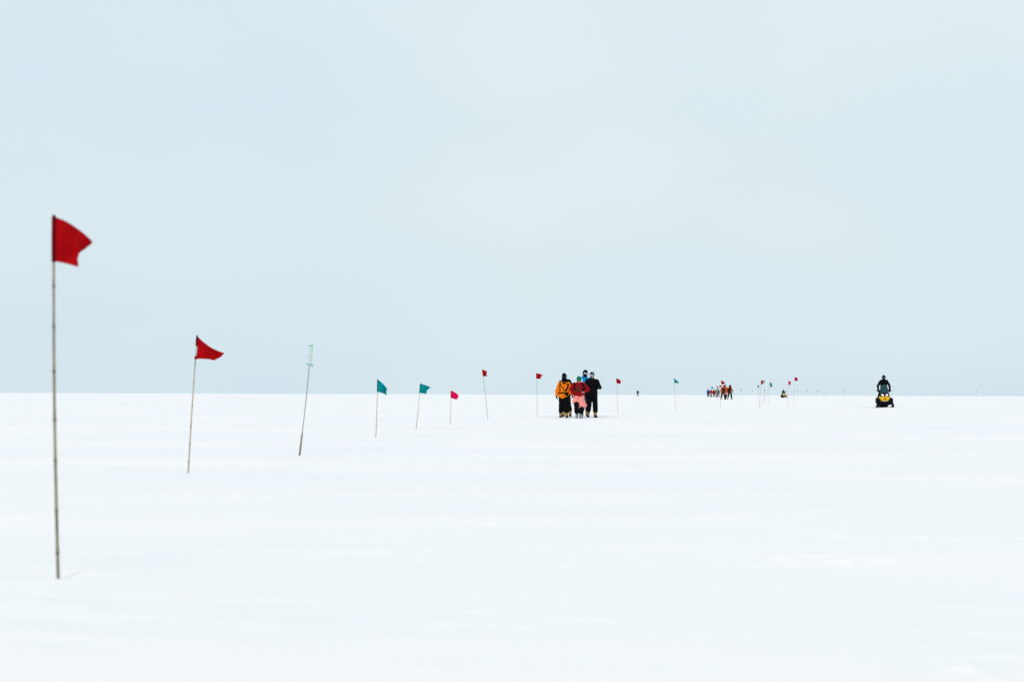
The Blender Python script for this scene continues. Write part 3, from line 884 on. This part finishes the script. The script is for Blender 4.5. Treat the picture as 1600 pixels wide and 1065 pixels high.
def snowmobile(loc, yaw, label):
    root = empty('snowmobile', loc, yaw)
    tag(root, label, 'snowmobile', 'snowmobiles')
    # yellow nose, narrow at the chin and wide at the shoulders
    bm = bmesh.new()
    loft(bm, [sup(-1.16, 0, .52, .14, .08, 2.6, taper=.2), sup(-1.13, 0, .52, .22, .12, 2.8, taper=.25), sup(-1.05, 0, .53, .275, .145, 3, taper=.22),
              sup(-.88, 0, .535, .31, .16, 3.2, taper=.18), sup(-.55, 0, .54, .34, .17, 3.4, taper=.12), sup(-.28, 0, .54, .33, .165, 3.4, taper=.1)])
    cowl = build('cowl', bm, M['yellow'], root)
    bm = bmesh.new(); rbox(bm, (0, -1.160, .552), (.24, .07, .055), .015); build('grille', bm, M['plastic'], cowl)
    for sx in (1, -1):
        bm = bmesh.new(); rbox(bm, (sx * .262, -1.055, .60), (.085, .05, .055), .012, Matrix.Rotation(sx * .5, 4, 'Z')); build('decal', bm, M['amber'], cowl)
    # black upper console that carries the lamps
    bm = bmesh.new()
    loft(bm, [sup(-1.06, 0, .71, .17, .05, 2.6, taper=.1), sup(-1.0, 0, .735, .235, .085, 2.8, taper=.1), sup(-.85, 0, .76, .28, .11, 3), sup(-.6, 0, .79, .28, .14, 3), sup(-.25, 0, .79, .24, .16, 3)])
    con = build('console', bm, M['plastic'], root)
    for sx in (1, -1):
        bm = bmesh.new()
        ellipsoid(bm, (sx * .128, -1.005, .765), (.098, .06, .046), Matrix.Rotation(-sx * .38, 3, 'Y') @ Matrix.Rotation(sx * .42, 3, 'Z'), 18, 12)
        build('headlight', bm, M['lamp'], con)
    # windshield: a curved tinted sheet leaning back
    bm = bmesh.new(); g = []
    for j in range(9):
        t = j / 8; row = []
        for i in range(17):
            u = -1 + 2 * i / 16
            w = (.235 + .03 * math.sin(math.pi * t) - .05 * t * t)
            top = .86 + (.60 - .10 * u * u) * t
            row.append(bm.verts.new((w * u, -.80 + .34 * t + .16 * u * u, top)))
        g.append(row)
    for j in range(8):
        for i in range(16): bm.faces.new((g[j][i], g[j][i + 1], g[j + 1][i + 1], g[j + 1][i]))
    bmesh.ops.recalc_face_normals(bm, faces=bm.faces); bmesh.ops.solidify(bm, geom=bm.faces[:], thickness=.006)
    build('windshield', bm, M['screen'], root)
    # belly and side panels
    bm = bmesh.new()
    loft(bm, [sup(-1.08, 0, .27, .22, .10, 3), sup(-1.0, 0, .27, .36, .14, 3.4), sup(-.7, 0, .27, .42, .16, 3.6), sup(-.3, 0, .28, .40, .15, 3.6), sup(-.1, 0, .3, .34, .12, 3.4)])
    build('belly_pan', bm, M['plastic'], root)
    for sx in (1, -1):
        bm = bmesh.new()
        loft(bm, [sup(-.98, sx * .37, .40, .07, .10, 2.6), sup(-.9, sx * .40, .40, .11, .16, 2.8), sup(-.65, sx * .425, .40, .125, .195, 3), sup(-.3, sx * .42, .42, .12, .20, 3), sup(.0, sx * .38, .46, .08, .17, 2.8), sup(.12, sx * .35, .47, .04, .1, 2.6)])
        build('side_panel', bm, M['plastic'], root)
    bm = bmesh.new(); tube(bm, [(-.26, -.98, .385), (-.22, -1.16, .385), (-.1, -1.2, .385), (.1, -1.2, .385), (.22, -1.16, .385), (.26, -.98, .385)], [.017] * 6, 10)
    build('bumper', bm, M['steel'], root)
    # tunnel, boards, seat
    bm = bmesh.new(); rbox(bm, (0, .62, .42), (.50, 1.6, .16), .03); build('tunnel', bm, M['plastic'], root, False)
    for sx in (1, -1):
        bm = bmesh.new(); rbox(bm, (sx * .36, .55, .325), (.24, 1.3, .03), .008); rbox(bm, (sx * .475, .55, .345), (.025, 1.3, .05), .006); build('running_board', bm, M['plastic'], root, False)
    bm = bmesh.new()
    loft(bm, [sup(-.08, 0, .60, .13, .12, 3), sup(.05, 0, .62, .17, .15, 3), sup(.5, 0, .63, .2, .15, 3.4), sup(.85, 0, .65, .2, .17, 3.4), sup(1.1, 0, .66, .19, .17, 3.2), sup(1.18, 0, .66, .15, .12, 3)])
    build('seat', bm, M['vinyl'], root)
    bm = bmesh.new()
    for x in (-.22, 0, .22): tube(bm, [(x, 1.0, .53), (x, 1.65, .55)], [.012] * 2, 8)
    for y in (1.2, 1.42, 1.64): tube(bm, [(-.25, y, .555), (.25, y, .555)], [.012] * 2, 8)
    build('rear_rack', bm, M['steel'], root)
    # drive belt with lugs
    path = []
    for k in range(48):
        t = k / 48 * 2 * math.pi
        c, s = math.cos(t), math.sin(t)
        path.append((.60 + .92 * math.copysign(abs(c) ** .55, c), .165 + .150 * math.copysign(abs(s) ** .8, s)))
    bm = bmesh.new()
    ringv = []
    for k, (y, z) in enumerate(path):
        y2, z2 = path[(k + 1) % 48]; y0, z0 = path[k - 1]
        d = Vector((0, y2 - y0, z2 - z0)).normalized(); nn = Vector((0, d.z, -d.y)) * (.012 if k % 2 else -.006)
        ringv.append([bm.verts.new(Vector((-.25, y, z)) + nn), bm.verts.new(Vector((.25, y, z)) + nn), bm.verts.new(Vector((.25, .6 + (y - .6) * .95, .165 + (z - .165) * .82))), bm.verts.new(Vector((-.25, .6 + (y - .6) * .95, .165 + (z - .165) * .82)))])
    for k in range(48):
        a, b = ringv[k], ringv[(k + 1) % 48]
        for j in range(4): bm.faces.new((a[j], a[(j + 1) % 4], b[(j + 1) % 4], b[j]))
    tr = build('track', bm, M['rubber'], root, False)
    for sx in (1, -1):
        for y, z, r_ in ((.0, .16, .09), (.5, .12, .07), (.9, .12, .07), (1.25, .17, .10)):
            bm = bmesh.new(); tube(bm, [(sx * .17, y, z), (sx * .21, y, z)], [r_, r_], 18); build('idler_wheel', bm, M['plastic'], tr)
    # skis and front suspension
    for sx in (1, -1):
        bm = bmesh.new(); secs = []
        for y, z in ((-1.62, .235), (-1.55, .16), (-1.45, .085), (-1.32, .035), (-1.15, .018), (-.6, .018), (-.36, .03), (-.3, .05)):
            w = .075 if y > -1.5 else .05
            secs.append([Vector((sx * .475 - w, y, z + .022)), Vector((sx * .475 - w, y, z - .012)), Vector((sx * .475, y, z - .022)), Vector((sx * .475 + w, y, z - .012)), Vector((sx * .475 + w, y, z + .022)), Vector((sx * .475, y, z + .012))])
        loft(bm, secs); ski = build('ski', bm, M['plastic'], root, False)
        bm = bmesh.new(); tube(bm, [(sx * .475, -1.6, .235), (sx * .475, -1.5, .27), (sx * .475, -1.35, .20), (sx * .475, -1.2, .06)], [.013] * 4, 8); build('ski_loop', bm, M['plastic'], ski)
        bm = bmesh.new()
        tube(bm, [(sx * .475, -.72, .03), (sx * .465, -.74, .30)], [.04, .032], 10)
        tube(bm, [(sx * .22, -.68, .24), (sx * .46, -.74, .17)], [.02] * 2, 8); tube(bm, [(sx * .22, -.80, .36), (sx * .46, -.75, .27)], [.018] * 2, 8)
        tube(bm, [(sx * .27, -.78, .52), (sx * .43, -.76, .20)], [.035, .03], 10)
        build('suspension_arm', bm, M['plastic'], root)
    # handlebar with guards and mirrors
    bm = bmesh.new(); tube(bm, [(-.40, -.22, 1.05), (-.2, -.30, 1.04), (0, -.34, 1.0), (.2, -.30, 1.04), (.40, -.22, 1.05)], [.014] * 5, 8)
    tube(bm, [(0, -.34, 1.0), (0, -.46, .80)], [.025] * 2, 8)
    hb_ = build('handlebar', bm, M['plastic'], root)
    for sx in (1, -1):
        bm = bmesh.new()
        loft(bm, [[Vector((sx * x, y + dy, 1.06 + dz_)) for dy, dz_ in ((-.02, -.05), (-.03, .0), (-.015, .05), (.01, .05), (.01, -.05))] for x, y in ((.24, -.36), (.33, -.38), (.42, -.33), (.455, -.24))])
        build('hand_guard', bm, M['plastic'], hb_)
    return root

sx_, sy_ = 24.05, 92.04
sm1 = snowmobile((sx_, sy_, gz(sx_, sy_) - .004), math.atan2(24.05, 92.04) * -1.0 * 0.75, 'yellow-nosed snowmobile with lit headlights, ridden towards the flags across open snow')
smz = sm1.location.z
def rider_arms(p=0.): return {1: ((.37, -.06, 1.40), (.365, -.30, 1.10)), -1: ((-.37, -.06, 1.40), (-.365, -.30, 1.10))}
yaw1 = sm1.rotation_euler.z
person('person in black suit and dark helmet standing on the nearer snowmobile', 'snowmobile riders', (sx_, sy_, smz), yaw1, .985, lean=9, head=(2, 0, 0), pelvis=1.235,
    arms=rider_arms(), legs={1: ((.27, -.02, .82), (.33, .22, .47), 0, .1), -1: ((-.27, -.02, .82), (-.33, .22, .47), 0, -.1)},
    jacket='black', trousers='navy', boots='rubber', hat=('helmet', 'navy'), eyes='darklens', hem=.84, seed=9, hood=True, scarf='black2')
x2, y2 = 55.37, 290.22
sm2 = copy_tree(sm1); sm2.location = (x2, y2, gz(x2, y2) - .004); sm2.rotation_euler.z = .02
tag(sm2, 'tiny far snowmobile with yellow nose turned aside, near the flag cluster', 'snowmobile', 'snowmobiles')
person('person in dark navy suit sitting on the far snowmobile', 'snowmobile riders', (x2, y2, sm2.location.z), .02, .95, lean=14, pelvis=.93,
    arms={1: ((.33, -.08, 1.17), (.37, -.30, 1.12)), -1: ((-.33, -.08, 1.17), (-.37, -.30, 1.12))},
    legs={1: ((.27, -.28, .80), (.36, -.15, .49), 0, .1), -1: ((-.27, -.28, .80), (-.36, -.15, .49), 0, -.1)},
    jacket='navy', trousers='navy', boots='rubber', hat=('hood', 'navy'), fine=False, seed=12)

# ------------------------------------------------------------------ far groups
G2 = 'orange-jacketed marching group'
_, jl = person('person in burnt orange jacket and black trousers, left of the marching trio', G2, stand(26.75, 180.3), .1, 1.02, legs=stride(1, w=.16), jacket='orange_red', boots='rubber', hat=('beanie', 'black2'), fine=False, seed=21)
person('person in orange jacket with tall navy hat and pink shorts between two marchers', G2, stand(27.45, 183.0), .1, 1.06, legs=stride(-1), jacket='orange_red', boots='rubber', shorts=('pink', {1: .5, -1: .5}), hat=('beanie', 'navy'), hat_h=1.4, fine=False, seed=22)
_, jr = person('person in burnt orange jacket and black trousers, right of the marching trio', G2, stand(28.05, 183.2), .1, 1.04, legs=stride(1, w=.17), jacket='orange_red', boots='rubber', hat=('hood', 'black2'), gloves='navy', fine=False, seed=23,
    arms={1: ((.31, .04, 1.16), (.36, -.04, .93)), -1: ((-.27, .04, 1.16), (-.22, -.10, .95))})
for j_, cx_ in ((jl, .07), (jr, -.06)):
    bm = bmesh.new(); rbox(bm, (cx_, -.21, 1.14), (.30, .18, .50), .04); build('chest_pack', bm, M['black'], j_, False)
    ribbon_on('shoulder_strap', j_, [(-.12, 1.46), (-.12, 1.2)], .07, M['black']); ribbon_on('shoulder_strap', j_, [(.12, 1.46), (.12, 1.2)], .07, M['black'])
G1 = 'farthest marching group'
person('person in royal blue jacket at the edge of the farthest group', G1, stand(41.50, 300.7), .1, 1.0, legs=stride(1), jacket='royal', trousers='navy', boots='rubber', hat=('hood', 'royal'), fine=False, seed=31)
person('person in red jacket and pinkish shorts behind the teal flag pole', G1, stand(42.55, 304.0), .1, .98, legs=stride(-1), jacket='redj', trousers='olive', shorts=('pink', {1: .35, -1: .35}), hat=('beanie', 'green_knit'), fine=False, seed=32)
person('person in dull red jacket and olive trousers in the middle of the farthest group', G1, stand(43.05, 303.0), .1, 1.0, legs=stride(1), jacket='redj', trousers='olive', hat=('beanie', 'green_knit'), fine=False, seed=33)
person('person in grey jacket and grey trousers in the farthest group', G1, stand(42.9, 298.0), .1, 1.04, legs=stride(-1), jacket='grey', trousers='grey', boots='rubber', hat=('beanie', 'black2'), fine=False, seed=34)
person('person in navy jacket closing the side of the farthest group', G1, stand(44.25, 305.0), .1, .98, legs=stride(1), jacket='navy', trousers='grey', boots='rubber', hat=('beanie', 'black2'), fine=False, seed=35)
person('lone person in navy jacket and grey trousers walking far off on empty snow', 'lone walker', stand(36.12, 408.2), .08, 1.0, legs=stride(1, .3, .3, .16), jacket='navy', trousers='grey', boots='rubber', hat=('hood', 'navy'), fine=False, seed=41,
    arms={1: ((.33, .06, 1.2), (.30, -.12, 1.05)), -1: ((-.33, .06, 1.2), (-.30, -.12, 1.05))})

COL.objects.link(snow)
